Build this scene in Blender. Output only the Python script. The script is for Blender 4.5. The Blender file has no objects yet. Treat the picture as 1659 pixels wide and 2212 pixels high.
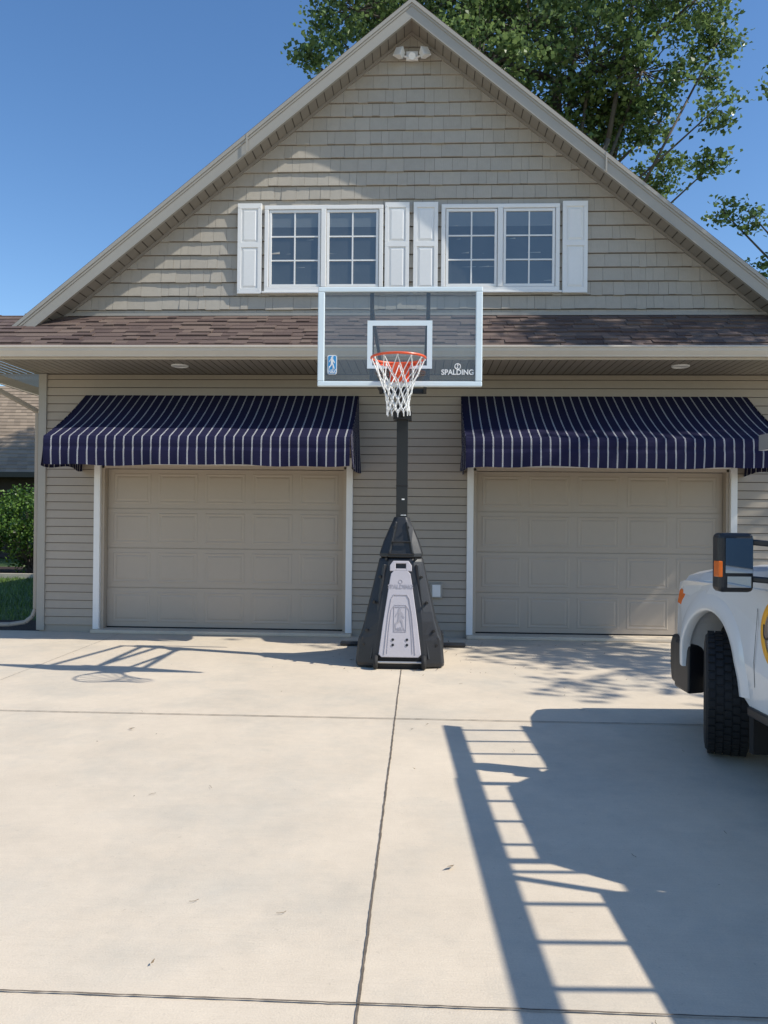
import bpy, bmesh, math, random
import numpy as np
from mathutils import Matrix, Vector, Euler
random.seed(7); rng=np.random.default_rng(7)
scene=bpy.context.scene
COL=scene.collection
# ------------------------------------------------------------------ materials
def newmat(name):
    m=bpy.data.materials.new(name); m.use_nodes=True
    nt=m.node_tree; b=nt.nodes.get("Principled BSDF"); return m,nt,b
def nd(nt,t,**k):
    n=nt.nodes.new(t)
    for a,v in k.items(): setattr(n,a,v)
    return n
def math_(nt,op,a,b=None,c=None):
    n=nd(nt,'ShaderNodeMath',operation=op)
    for i,v in enumerate((a,b,c)):
        if v is None: continue
        if isinstance(v,(int,float)): n.inputs[i].default_value=v
        else: nt.links.new(v,n.inputs[i])
    return n.outputs[0]
def noise(nt,scale,detail=4,stretch=None,rough=.55):
    tc=nd(nt,'ShaderNodeTexCoord'); n=nd(nt,'ShaderNodeTexNoise')
    n.inputs['Scale'].default_value=scale; n.inputs['Detail'].default_value=detail; n.inputs['Roughness'].default_value=rough
    if stretch:
        mp=nd(nt,'ShaderNodeMapping'); mp.inputs['Scale'].default_value=stretch
        nt.links.new(tc.outputs['Object'],mp.inputs[0]); nt.links.new(mp.outputs[0],n.inputs[0])
    else: nt.links.new(tc.outputs['Object'],n.inputs[0])
    return n.outputs[0]
def mat(name,col,rough=.6,metal=0,noises=((3,.08),),bump=None,tint=0,spec=.5,coat=0,hue=0,stretch=None):
    m,nt,b=newmat(name)
    val=None
    for s,a in noises:
        o=math_(nt,'MULTIPLY_ADD',noise(nt,s,stretch=stretch),2*a*1.6,-a*1.6)
        val=o if val is None else math_(nt,'ADD',val,o)
    hs=nd(nt,'ShaderNodeHueSaturation'); hs.inputs['Color'].default_value=(*col,1)
    if tint:
        at=nd(nt,'ShaderNodeAttribute',attribute_name='tint')
        o=math_(nt,'MULTIPLY_ADD',at.outputs['Fac'],2*tint,-tint)
        val=o if val is None else math_(nt,'ADD',val,o)
        if hue:
            nt.links.new(math_(nt,'MULTIPLY_ADD',at.outputs['Fac'],2*hue,.5-hue),hs.inputs['Hue'])
    if val is not None: nt.links.new(math_(nt,'ADD',val,1.0),hs.inputs['Value'])
    nt.links.new(hs.outputs[0],b.inputs['Base Color'])
    b.inputs['Roughness'].default_value=rough; b.inputs['Metallic'].default_value=metal
    b.inputs['Specular IOR Level'].default_value=spec
    if coat: b.inputs['Coat Weight'].default_value=coat; b.inputs['Coat Roughness'].default_value=.05
    if bump:
        bp=nd(nt,'ShaderNodeBump'); bp.inputs['Strength'].default_value=bump[1]; bp.inputs['Distance'].default_value=bump[2]
        nt.links.new(noise(nt,bump[0],6,stretch=bump[3] if len(bump)>3 else None),bp.inputs['Height']); nt.links.new(bp.outputs[0],b.inputs['Normal'])
    return m
M={}
M['lap']=mat('lap_siding_paint',(.385,.33,.265),.55,noises=((1.2,.04),(14,.03)),bump=(40,.12,.004,(1,1,8)),tint=.03)
M['groove_shade']=mat('siding_groove_shade',(.10,.085,.07),.8,noises=((5,.1),))  # dark colour paints in the shadow lines of the siding and soffit gaps
M['shake']=mat('shingle_siding_paint',(.41,.37,.31),.65,noises=((1.0,.05),(12,.06)),bump=(60,.35,.007,(1,1,.12)),tint=.045)
M['fascia']=mat('fascia_metal_paint',(.36,.335,.29),.45,noises=((2,.05),(20,.02)))
M['soffit']=mat('soffit_vinyl',(.28,.25,.21),.6,noises=((2,.04),))
M['gutter']=mat('gutter_paint',(.52,.47,.395),.4,noises=((2,.05),(9,.03)))
M['shingle']=mat('asphalt_shingle',(.125,.086,.072),.92,noises=((2,.10),(90,.25)),bump=(120,.6,.006),tint=.30,hue=.012)
M['neighbour_roof']=mat('weathered_roof_shingle',(.27,.205,.145),.9,noises=((2,.1),(40,.2)),bump=(60,.5,.01),tint=.2)
M['door']=mat('garage_door_paint',(.43,.365,.295),.45,noises=((.8,.03),(9,.02)),bump=(90,.06,.002,(1,1,.2)))
M['white']=mat('white_trim_paint',(.82,.81,.785),.4,noises=((3,.03),(25,.02)))
M['dark']=mat('dark_rubber_seal',(.012,.012,.012),.8)
M['blackplastic']=mat('black_moulded_plastic',(.022,.023,.026),.42,noises=((5,.15),(60,.2)),bump=(220,.25,.0012))
M['blacksteel']=mat('black_powder_coat',(.012,.012,.013),.35,noises=((6,.1),))
M['greyplastic']=mat('grey_moulded_plastic',(.52,.49,.52),.45,noises=((4,.06),(50,.03)),bump=(200,.1,.001))
M['greyemboss']=mat('grey_plastic_emboss',(.39,.37,.40),.45,noises=((4,.04),))
M['boardframe']=mat('silver_board_frame',(.72,.81,.84),.35,metal=0,noises=((5,.04),))
M['boardmark']=mat('board_marking_paint',(.72,.81,.84),.5,noises=((8,.03),))
M['orange']=mat('orange_rim_paint',(.80,.10,.03),.35,noises=((8,.1),))
M['net']=mat('white_net_cord',(.8,.79,.76),.8,noises=((60,.1),))
M['blue']=mat('blue_sticker',(.03,.27,.58),.4,noises=((8,.02),))
M['truck']=mat('white_truck_paint',(.79,.785,.77),.28,noises=((1.5,.02),(15,.015)),coat=.6)
M['tyre']=mat('tyre_rubber',(.016,.016,.017),.75,noises=((4,.2),(40,.15)),bump=(80,.3,.002))
M['rim']=mat('steel_wheel',(.5,.5,.5),.35,metal=.8,noises=((8,.08),))
M['amber']=mat('amber_lens',(.75,.16,.02),.2,noises=((30,.1),))
M['lens']=mat('clear_headlight_lens',(.5,.52,.54),.12,metal=.3,noises=((20,.1),))
M['tglass']=mat('truck_glass',(.015,.02,.022),.05,noises=((2,.1),),spec=.9)
M['mirror']=mat('mirror_glass',(.45,.47,.5),.03,metal=1,noises=((2,.01),))
M['alu']=mat('ladder_aluminium',(.5,.5,.5),.35,metal=.7,noises=((5,.08),))
M['yellow']=mat('yellow_decal',(.88,.42,.02),.4,noises=((10,.03),))
M['bark']=mat('tree_bark',(.10,.085,.07),.9,noises=((3,.2),(18,.25)),bump=(12,.8,.03,(1,1,.25)))
M['mulch']=mat('bark_mulch',(.045,.026,.02),.95,noises=((8,.4),(60,.5)),bump=(40,1,.04))
M['joint']=mat('joint_filler',(.15,.12,.09),.95,noises=((3,.3),(15,.3),(90,.3)))
M['litter']=mat('dry_leaf',(.20,.14,.08),.8,tint=.5)
M['curbstone']=mat('edging_stone',(.45,.40,.33),.85,noises=((4,.1),(50,.15)),bump=(50,.4,.01))
M['darkwall']=mat('dark_brick_wall',(.06,.045,.04),.85,noises=((3,.2),(30,.2)))
M['lamp']=mat('frosted_lens',(.7,.7,.68),.3)
def leafmat(name,col,tr):
    m,nt,b=newmat(name)
    at=nd(nt,'ShaderNodeAttribute',attribute_name='tint')
    hs=nd(nt,'ShaderNodeHueSaturation'); hs.inputs['Color'].default_value=(*col,1)
    v=math_(nt,'ADD',math_(nt,'MULTIPLY_ADD',at.outputs['Fac'],1.0,.5),math_(nt,'MULTIPLY_ADD',noise(nt,.8),.8,-.4))
    nt.links.new(v,hs.inputs['Value']); nt.links.new(math_(nt,'MULTIPLY_ADD',at.outputs['Fac'],-.03,.515),hs.inputs['Hue'])
    nt.links.new(hs.outputs[0],b.inputs['Base Color']); b.inputs['Roughness'].default_value=.36
    t=nd(nt,'ShaderNodeBsdfTranslucent'); nt.links.new(hs.outputs[0],t.inputs[0])
    mx=nd(nt,'ShaderNodeMixShader'); mx.inputs[0].default_value=tr
    nt.links.new(b.outputs[0],mx.inputs[1]); nt.links.new(t.outputs[0],mx.inputs[2])
    nt.links.new(mx.outputs[0],nt.nodes['Material Output'].inputs[0]); return m
M['leaf']=leafmat('maple_leaf',(.15,.225,.08),.42)
M['leaf2']=leafmat('shrub_leaf',(.09,.17,.03),.3)
M['grass']=leafmat('grass_blade',(.12,.20,.045),.3)
def concrete():
    m,nt,b=newmat('broom_finished_concrete')
    big=noise(nt,.35,5,rough=.6); mid=noise(nt,2.2,6,rough=.65); fine=noise(nt,130,3); sp=noise(nt,28,3,rough=.7); med=noise(nt,11,5,rough=.7)
    broom=noise(nt,60,3,(.04,1.2,1))
    v=math_(nt,'MULTIPLY_ADD',big,.28,-.14)
    v=math_(nt,'ADD',v,math_(nt,'MULTIPLY_ADD',mid,.26,-.13))
    v=math_(nt,'ADD',v,math_(nt,'MULTIPLY_ADD',med,.16,-.08))
    v=math_(nt,'ADD',v,math_(nt,'MULTIPLY_ADD',fine,.26,-.13))
    v=math_(nt,'ADD',v,math_(nt,'MULTIPLY_ADD',broom,.08,-.04))
    pit=nd(nt,'ShaderNodeMapRange'); nt.links.new(sp,pit.inputs[0]); pit.inputs[1].default_value=.64; pit.inputs[2].default_value=.76; pit.inputs[3].default_value=0; pit.inputs[4].default_value=-.2
    v=math_(nt,'ADD',v,pit.outputs[0]); v=math_(nt,'ADD',v,1.0)
    st=nd(nt,'ShaderNodeMapRange'); nt.links.new(noise(nt,.9,6,rough=.7),st.inputs[0]); st.inputs[1].default_value=.46; st.inputs[2].default_value=.72
    mx=nd(nt,'ShaderNodeMixRGB'); mx.inputs[1].default_value=(.665,.565,.44,1); mx.inputs[2].default_value=(.55,.49,.40,1); nt.links.new(st.outputs[0],mx.inputs[0])
    hs=nd(nt,'ShaderNodeHueSaturation'); nt.links.new(mx.outputs[0],hs.inputs['Color']); nt.links.new(v,hs.inputs['Value'])
    nt.links.new(hs.outputs[0],b.inputs['Base Color']); b.inputs['Roughness'].default_value=.85; b.inputs['Specular IOR Level'].default_value=.25
    bp=nd(nt,'ShaderNodeBump'); bp.inputs['Strength'].default_value=.35; bp.inputs['Distance'].default_value=.004
    nt.links.new(math_(nt,'ADD',fine,broom),bp.inputs['Height']); nt.links.new(bp.outputs[0],b.inputs['Normal']); return m
M['concrete']=concrete()
def awningmat():
    m,nt,b=newmat('striped_awning_canvas')
    uv=nd(nt,'ShaderNodeUVMap',uv_map='UVMap'); sx=nd(nt,'ShaderNodeSeparateXYZ'); nt.links.new(uv.outputs[0],sx.inputs[0])
    f=math_(nt,'FRACT',math_(nt,'DIVIDE',sx.outputs[0],.112))
    a=math_(nt,'LESS_THAN',f,.125)
    inner=math_(nt,'LESS_THAN',math_(nt,'ABSOLUTE',math_(nt,'SUBTRACT',f,.0625)),.022)
    fac=math_(nt,'MULTIPLY',a,math_(nt,'SUBTRACT',1.0,inner))
    mx=nd(nt,'ShaderNodeMixRGB'); mx.inputs[1].default_value=(.0125,.0125,.042,1); mx.inputs[2].default_value=(.60,.60,.60,1); nt.links.new(fac,mx.inputs[0])
    hs=nd(nt,'ShaderNodeHueSaturation'); nt.links.new(mx.outputs[0],hs.inputs['Color'])
    nt.links.new(math_(nt,'MULTIPLY_ADD',noise(nt,3),.5,.75),hs.inputs['Value'])
    nt.links.new(hs.outputs[0],b.inputs['Base Color']); b.inputs['Roughness'].default_value=.9; b.inputs['Specular IOR Level'].default_value=.2
    bp=nd(nt,'ShaderNodeBump'); bp.inputs['Strength'].default_value=.35; bp.inputs['Distance'].default_value=.03
    nt.links.new(noise(nt,3.5,3),bp.inputs['Height']); nt.links.new(bp.outputs[0],b.inputs['Normal']); return m
M['awning']=awningmat()
def glassmat():
    m,nt,b=newmat('backboard_glass')
    tr=nd(nt,'ShaderNodeBsdfTransparent'); tr.inputs[0].default_value=(.84,.87,.875,1)
    gl=nd(nt,'ShaderNodeBsdfGlossy'); gl.inputs['Roughness'].default_value=.02
    df=nd(nt,'ShaderNodeBsdfDiffuse'); df.inputs[0].default_value=(.6,.65,.68,1)
    fr=nd(nt,'ShaderNodeFresnel'); fr.inputs[0].default_value=1.5
    m1=nd(nt,'ShaderNodeMixShader')
    nt.links.new(math_(nt,'MULTIPLY_ADD',noise(nt,2),.08,.04),m1.inputs[0])
    nt.links.new(tr.outputs[0],m1.inputs[1]); nt.links.new(df.outputs[0],m1.inputs[2])
    m2=nd(nt,'ShaderNodeMixShader'); nt.links.new(fr.outputs[0],m2.inputs[0]); nt.links.new(m1.outputs[0],m2.inputs[1]); nt.links.new(gl.outputs[0],m2.inputs[2])
    nt.links.new(m2.outputs[0],nt.nodes['Material Output'].inputs[0]); nt.nodes.remove(b); return m
M['glass']=glassmat()
def panemat():
    m,nt,b=newmat('window_glass')
    gl=nd(nt,'ShaderNodeBsdfGlossy'); gl.inputs['Roughness'].default_value=.015; gl.inputs[0].default_value=(.95,.93,.9,1)
    bp=nd(nt,'ShaderNodeBump'); bp.inputs['Strength'].default_value=.05; bp.inputs['Distance'].default_value=.02
    nt.links.new(noise(nt,2.5,2),bp.inputs['Height']); nt.links.new(bp.outputs[0],gl.inputs['Normal'])
    tr=nd(nt,'ShaderNodeBsdfTransparent'); tr.inputs[0].default_value=(.75,.8,.82,1)
    mx=nd(nt,'ShaderNodeMixShader'); mx.inputs[0].default_value=.15
    nt.links.new(tr.outputs[0],mx.inputs[1]); nt.links.new(gl.outputs[0],mx.inputs[2])
    nt.links.new(mx.outputs[0],nt.nodes['Material Output'].inputs[0]); nt.nodes.remove(b); return m
M['pane']=panemat()
M['blind']=mat('interior_blind',(.26,.26,.255),.8,noises=((2,.1),))
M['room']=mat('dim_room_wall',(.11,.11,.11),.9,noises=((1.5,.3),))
# ------------------------------------------------------------------ mesh builder
class MB:
    def __init__(s): s.v=[];s.f=[];s.m=[];s.t=[];s.X=None
    def add(s,vs,fs,mi=0,tint=.5):
        o=len(s.v)
        for p in vs:
            p=Vector(p)
            if s.X is not None: p=s.X@p
            s.v.append(tuple(p))
        for f in fs: s.f.append([o+i for i in f]); s.m.append(mi); s.t.append(tint)
    def box(s,x0,x1,y0,y1,z0,z1,mi=0,tint=.5):
        s.add([(x0,y0,z0),(x1,y0,z0),(x1,y1,z0),(x0,y1,z0),(x0,y0,z1),(x1,y0,z1),(x1,y1,z1),(x0,y1,z1)],
              [(0,3,2,1),(4,5,6,7),(0,1,5,4),(1,2,6,5),(2,3,7,6),(3,0,4,7)],mi,tint)
    def prismX(s,pts,x0,x1,mi=0):
        n=len(pts); s.add([(x0,a,b) for a,b in pts]+[(x1,a,b) for a,b in pts],
            [tuple(range(n-1,-1,-1)),tuple(range(n,2*n))]+[(i,(i+1)%n,n+(i+1)%n,n+i) for i in range(n)],mi)
    def prismY(s,pts,y0,y1,mi=0):
        n=len(pts); s.add([(a,y0,b) for a,b in pts]+[(a,y1,b) for a,b in pts],
            [tuple(range(n)),tuple(range(2*n-1,n-1,-1))]+[(i,n+i,n+(i+1)%n,(i+1)%n) for i in range(n)],mi)
    def cyl(s,p0,p1,r0,r1=None,n=12,mi=0,caps=True,tint=.5):
        r1=r0 if r1 is None else r1
        p0=Vector(p0);p1=Vector(p1); d=(p1-p0).normalized()
        a=d.orthogonal().normalized(); b=d.cross(a)
        vs=[]
        for p,r in((p0,r0),(p1,r1)):
            for i in range(n):
                t=2*math.pi*i/n; vs.append(p+a*(r*math.cos(t))+b*(r*math.sin(t)))
        fs=[(i,(i+1)%n,n+(i+1)%n,n+i) for i in range(n)]
        if caps: fs+= [tuple(range(n-1,-1,-1)),tuple(range(n,2*n))]
        s.add(vs,fs,mi,tint)
    def tube(s,path,rs,n=8,mi=0):
        for i in range(len(path)-1):
            r0=rs[i] if isinstance(rs,(list,tuple)) else rs; r1=rs[i+1] if isinstance(rs,(list,tuple)) else rs
            s.cyl(path[i],path[i+1],r0,r1,n,mi)
    def bar(s,p0,p1,w,h,mi=0):
        p0=Vector(p0);p1=Vector(p1); d=(p1-p0).normalized(); up=Vector((0,0,1))
        if abs(d.z)>.99: up=Vector((0,1,0))
        a=d.cross(up).normalized(); b=a.cross(d)
        vs=[p+a*(sx*w/2)+b*(sz*h/2) for p in(p0,p1) for sx,sz in((-1,-1),(1,-1),(1,1),(-1,1))]
        s.add(vs,[(0,1,2,3),(7,6,5,4),(0,4,5,1),(1,5,6,2),(2,6,7,3),(3,7,4,0)],mi)
    def torus(s,c,R,r,axis='z',N=48,n=10,mi=0,a0=0,a1=2*math.pi,flat=1):
        full=abs(a1-a0-2*math.pi)<1e-4; vs=[];K=N if full else N+1
        for i in range(K):
            t=a0+(a1-a0)*i/N
            for j in range(n):
                u=2*math.pi*j/n; rr=R+r*math.cos(u); h=r*flat*math.sin(u)
                if axis=='z': p=(c[0]+rr*math.cos(t),c[1]+rr*math.sin(t),c[2]+h)
                elif axis=='x': p=(c[0]+h,c[1]+rr*math.cos(t),c[2]+rr*math.sin(t))
                else: p=(c[0]+rr*math.cos(t),c[1]+h,c[2]+rr*math.sin(t))
                vs.append(p)
        fs=[(i*n+j,((i+1)%K)*n+j,((i+1)%K)*n+(j+1)%n,i*n+(j+1)%n) for i in range(N) for j in range(n)]
        s.add(vs,fs,mi)
    def lathe(s,prof,c,N=40,mi=0):
        n=len(prof); vs=[(c[0]+x,c[1]+r*math.cos(2*math.pi*i/N),c[2]+r*math.sin(2*math.pi*i/N)) for i in range(N) for x,r in prof]
        s.add(vs,[(i*n+j,i*n+j+1,((i+1)%N)*n+j+1,((i+1)%N)*n+j) for i in range(N) for j in range(n-1)],mi)
    def obj(s,name,mats,parent=None,bevel=0,smooth=False,label=None,base=None,segs=2,fixn=True):
        me=bpy.data.meshes.new(name); me.from_pydata(s.v,[],s.f); 
        if not isinstance(mats,(list,tuple)): mats=[mats]
        for m in mats: me.materials.append(M[m])
        me.polygons.foreach_set('material_index',s.m)
        at=me.attributes.new('tint','FLOAT','FACE'); at.data.foreach_set('value',s.t)
        if fixn:
            bm=bmesh.new(); bm.from_mesh(me); bmesh.ops.recalc_face_normals(bm,faces=bm.faces); bm.to_mesh(me); bm.free()
        if smooth: me.polygons.foreach_set('use_smooth',[True]*len(me.polygons))
        me.update()
        o=bpy.data.objects.new(name,me); COL.objects.link(o)
        if parent is not None:
            o.parent=parent
            if not islocal(parent): o.matrix_parent_inverse=world_of(parent).inverted()
        if bevel:
            bv=o.modifiers.new('bevel','BEVEL'); bv.width=bevel; bv.segments=segs; bv.limit_method='ANGLE'; bv.angle_limit=math.radians(35)
        if label: o['label']=label
        return o
def islocal(o):
    while o is not None:
        if o.get('_local'): return True
        o=o.parent
    return False
def world_of(o):
    m=o.matrix_basis.copy()
    if o.parent is not None: m=world_of(o.parent)@o.matrix_parent_inverse@m
    return m
def root(name,loc,label,cat,rotz=0,local=False,group=None):
    e=bpy.data.objects.new(name,None); e.location=loc; e.rotation_euler=(0,0,rotz); COL.objects.link(e)
    e['label']=label; e['category']=cat
    if local: e['_local']=1
    if group: e['group']=group
    return e
def text(s,size,mtx,m,name,parent,extrude=.002,align='CENTER',bold=0):
    cu=bpy.data.curves.new(name,'FONT'); cu.body=s; cu.size=size; cu.extrude=extrude; cu.align_x=align; cu.align_y='CENTER'; cu.offset=bold
    t=bpy.data.objects.new(name,cu); COL.objects.link(t)
    dg=bpy.context.evaluated_depsgraph_get(); me=bpy.data.meshes.new_from_object(t.evaluated_get(dg)); bpy.data.objects.remove(t)
    me.transform(mtx); me.materials.clear(); me.materials.append(M[m])
    o=bpy.data.objects.new(name,me); COL.objects.link(o); o.parent=parent
    if not islocal(parent): o.matrix_parent_inverse=world_of(parent).inverted()
    return o
FRONT=Matrix.Rotation(math.radians(90),4,'X')
# ------------------------------------------------------------------ ground
def sheet(name,x0,x1,y0,y1,z,m,nx=1,ny=1):
    b=MB(); b.add([(x0,y0,z),(x1,y0,z),(x1,y1,z),(x0,y1,z)],[(0,1,2,3)]); o=b.obj(name,m); o['kind']='structure'; return o
M['lawn']=mat('lawn_ground',(.08,.13,.03),.95,noises=((.5,.2),(12,.3),(90,.3)),bump=(60,.6,.03))
sheet('ground',-500,500,-500,500,-.03,'lawn')
sheet('driveway',-16,15,-60,.02,0,'concrete')
def joint(p0,p1,w,name='driveway_joint'):
    b=MB(); p0=Vector(p0);p1=Vector(p1); L=(p1-p0).length; d=(p1-p0)/L; nrm=Vector((-d.y,d.x,0)); n=int(L/.03); vs=[]
    off=0
    for i in range(n+1):
        off=.9*off+random.uniform(-.0008,.0008); a=w/2*(random.uniform(.6,1.3)); c=w/2*(random.uniform(.6,1.3)); p=p0+d*(L*i/n)+nrm*off
        vs+= [p+nrm*a,p-nrm*c]
    b.add(vs,[(2*i,2*i+1,2*i+3,2*i+2) for i in range(n)]); o=b.obj(name,'joint'); o['kind']='structure'
joint((.30,-30,.004),(.30,-.04,.004),.0105)
joint((-16,-4.40,.0075),(15,-4.40,.0075),.012)
joint((-16,-8.17,.0075),(15,-8.17,.0075),.008)
joint((-3.55,-.04,.004),(-3.55,-4.40,.004),.004)
joint((-16,-.52,.0075),(15,-.52,.0075),.003)
b=MB(); b.add([(-9,.02,-.005),(-4.7,.02,-.005),(-4.7,1.1,-.005),(-9,1.1,-.005)],[(0,1,2,3)]); o=b.obj('mulch_bed','mulch'); o['kind']='structure'
b=MB(); b.add([(-20,9.2,-.01),(-5,9.2,-.01),(-5,13,-.01),(-20,13,-.01)],[(0,1,2,3)]); o=b.obj('shrub_bed','mulch'); o['kind']='structure'
b=MB()
for i in range(30): b.box(-20+i*.5+.002,-20+i*.5+.5,9.0,9.22,-.03,.08+random.uniform(-.004,.004))
o=b.obj('garden_edging','curbstone'); o['label']='low pale stone edging between lawn and shrub bed'; o['category']='edging'
N=14000; b=MB()
gx=rng.uniform(-13,-4.8,N); gy=rng.uniform(1.1,9,N)
vs=[];fs=[]
for i in range(N):
    h=random.uniform(.04,.09); a=random.uniform(0,6.28); w=.008; dx=math.cos(a)*w; dy=math.sin(a)*w
    x,y=gx[i],gy[i]; vs+=[(x-dx,y-dy,-.03),(x+dx,y+dy,-.03),(x+random.uniform(-.03,.03),y+random.uniform(-.03,.03),h-.03)]
    fs.append((3*i,3*i+1,3*i+2))
b.v=vs;b.f=fs;b.m=[0]*N;b.t=list(rng.uniform(0,1,N)); o=b.obj('lawn_grass','grass',fixn=False); o['kind']='stuff'
b=MB()
for i in range(150):
    if i<90: x=random.gauss(.35,.55); y=random.uniform(-2.6,-.3)
    elif i<115: x=random.uniform(1,4.5); y=random.uniform(-1.2,-.1)
    else: x=random.uniform(-3.5,2.8); y=random.uniform(-8.8,-1.5)
    a=random.uniform(0,6.28); l=random.uniform(.006,.016) if i%11 else .03; w=l*random.uniform(.15,.45); c,s=math.cos(a),math.sin(a); z=.012
    b.add([(x-c*l,y-s*l,z),(x-s*w,y+c*w,z+.004),(x+c*l,y+s*l,z+.01),(x+s*w,y-c*w,z)],[(0,1,2,3)],tint=random.random())
for i in range(14):
    x=random.uniform(-3.5,2.8); y=random.uniform(-8.6,-3); a=random.uniform(0,6.28); p=[]
    for k in range(5): p.append((x,y,.0095)); x+=.011*math.cos(a); y+=.011*math.sin(a); a+=random.uniform(-.5,.7)
    b.tube(p,.0011,4)
o=b.obj('leaf_litter','litter',fixn=False); o['kind']='stuff'
# ------------------------------------------------------------------ house
PX,PZ,SL=.316,8.34,.81
OV=-.40
XL,XR=-4.72,5.352
house=root('house',(PX,0,0),'beige two-storey garage house with steep gable and striped awnings','house')
def lapwall(b,x0,x1,z0,z1,e=.112):
    z=z0
    while z<z1-1e-4:
        zt=min(z+e,z1); g=.009; y0=-.026; y1=-.012
        b.add([(x0,y0,z),(x1,y0,z),(x1,y1,zt-g),(x0,y1,zt-g),(x0,.0,z),(x1,.0,z)],[(0,1,2,3),(4,5,1,0)],tint=random.random())
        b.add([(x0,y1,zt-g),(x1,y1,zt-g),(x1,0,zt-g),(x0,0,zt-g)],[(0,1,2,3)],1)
        b.add([(x0,-.003,zt-g),(x1,-.003,zt-g),(x1,-.003,zt),(x0,-.003,zt)],[(0,1,2,3)],1)  # dark strip, shadow line between courses put in as colour
        z=zt
b=MB()
DL=(-3.83,-.554); DR=(1.24,4.52); DT=2.24
for x0,x1 in((XL,-3.96),(-.44,1.12),(4.65,XR)):
    b.box(x0,x1,.002,.2,0,DT+.1,1); lapwall(b,x0,x1,.10,DT+.1)
    b.box(x0,x1,-.006,.002,0,.10,0)
b.box(XL,XR,.002,.2,DT+.1,4.2,1); lapwall(b,XL,XR,DT+.1,3.53)
b.box(XL,XL+.2,.2,13,0,3.9,0); b.box(XR-.2,XR,.2,13,0,3.9,0); b.box(XL,XR,13,13.2,0,3.9,0)
wall=b.obj('wall',['lap','groove_shade'],house,label='beige horizontal lap siding ground floor wall',fixn=False)
for a,c in((XL-.03,XL+.08),(XR-.08,XR+.03)):
    b=MB(); b.box(a,c,-.045,.10,.02,3.53); b.obj('corner_trim','fascia',house,bevel=.006)
b=MB(); e=.186; z=4.22; row=0
while z<8.2:
    hw=(PZ-z)/SL; x=PX-hw-.3+random.uniform(0,.2)
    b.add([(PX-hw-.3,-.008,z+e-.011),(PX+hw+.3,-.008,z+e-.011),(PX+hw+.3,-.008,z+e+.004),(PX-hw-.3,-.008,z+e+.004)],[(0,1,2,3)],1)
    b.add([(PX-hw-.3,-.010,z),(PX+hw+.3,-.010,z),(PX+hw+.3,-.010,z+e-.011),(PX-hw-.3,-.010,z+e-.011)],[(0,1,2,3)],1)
    while x<PX+hw+.3:
        w=random.choice([.10,.13,.15,.18,.2,.24,.28]); dz=random.choice([0,0,0,0,.003,-.006]); dy=random.uniform(-.006,.003); zt=z+e-.009
        t=random.random(); g=.0014
        b.add([(x+g,-.038+dy,z+dz),(x+w-g,-.038+dy+random.uniform(-.005,.005),z+dz),(x+w-g,-.015,zt),(x+g,-.015,zt),(x+g,-.0,z+dz),(x+w-g,0,z+dz),(x+w-g,.0,zt),(x+g,.0,zt)],
              [(0,1,2,3),(4,5,1,0),(0,3,7,4),(1,5,6,2),(3,2,6,7)],tint=t)
        x+=w
    z+=e; row+=1
hb=(PZ-4.0)/SL
b.add([(PX-hb,.003,4.0),(PX+hb,.003,4.0),(PX,.003,PZ)],[(0,1,2)],0,.2)
gab=b.obj('gable_wall',['shake','groove_shade'],house,label='grey-beige shingle siding in the gable',fixn=False)
bm=bmesh.new(); bm.from_mesh(gab.data)
for sgn in(-1,1):
    n=Vector((sgn*SL,0,1)).normalized(); co=Vector((PX,0,PZ-.23))
    bmesh.ops.bisect_plane(bm,geom=bm.verts[:]+bm.edges[:]+bm.faces[:],plane_co=co,plane_no=n,clear_outer=True)
bm.to_mesh(gab.data); bm.free()
def rz(x,off=0): return PZ-off-SL*abs(x-PX)
EX=5.62
b=MB()
for sgn in(-1,1):
    xe=PX+sgn*EX
    pts=[(PX,PZ+.018),(xe,rz(xe)+.018),(xe,rz(xe,.05)),(PX,PZ-.05)]
    if sgn<0: pts=pts[::-1]
    b.prismY(pts,OV-.022,13.4)
b.obj('roof','shingle',house,label='steep brown shingle gable roof')
b=MB()
for sgn in(-1,1):
    xe=PX+sgn*5.27
    for o0,o1,y0,y1 in((-.004,.05,OV-.034,OV+.0),(.05,.085,OV-.020,OV+.0),(.085,.235,OV-.008,OV+.012),(.235,.25,OV-.02,OV+.03)):
        pts=[(PX,PZ-o0),(xe,rz(xe,o0)),(xe,rz(xe,o1)),(PX,PZ-o1)]
        if sgn<0: pts=pts[::-1]
        b.prismY(pts,y0,y1)
b.obj('rake_board','fascia',house)
for xx in(PX-2.15,PX+2.5):
    b=MB(); b.prismY([(xx,rz(xx,.0)),(xx+.02,rz(xx+.02,.0)),(xx+.02,rz(xx+.02,.24)),(xx,rz(xx,.24))],OV-.038,OV-.03)
    b.obj('rake_seam','fascia',house)
b=MB()
for sgn in(-1,1):
    x=0
    while x<5.2:
        x2=x+.095
        for xa,xb,o,mi in((PX+sgn*x,PX+sgn*x2,.205,0),(PX+sgn*x2,PX+sgn*(x2+.010),.196,1)):
            b.add([(xa,OV+.012,rz(xa,o)),(xb,OV+.012,rz(xb,o)),(xb,-.002,rz(xb,o)),(xa,-.002,rz(xa,o))],[(0,1,2,3)],mi)
        x=x2+.010
    xe=PX+sgn*5.0; pts=[(PX,PZ-.207),(xe,rz(xe,.207)),(xe,rz(xe,.25)),(PX,PZ-.25)]
    if sgn<0: pts=pts[::-1]
    b.prismY(pts,-.055,-.012)
b.obj('rake_soffit',['soffit','groove_shade'],house,fixn=False)
b=MB(); GY=-1.10; GZ=3.665; TOPZ=4.335; X0,X1=PX-6.1,PX+6.1
sl=math.hypot(-GY,TOPZ-GZ); dy=-GY/sl; dz=(TOPZ-GZ)/sl; nrm=Vector((0,-dz,dy))
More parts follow.
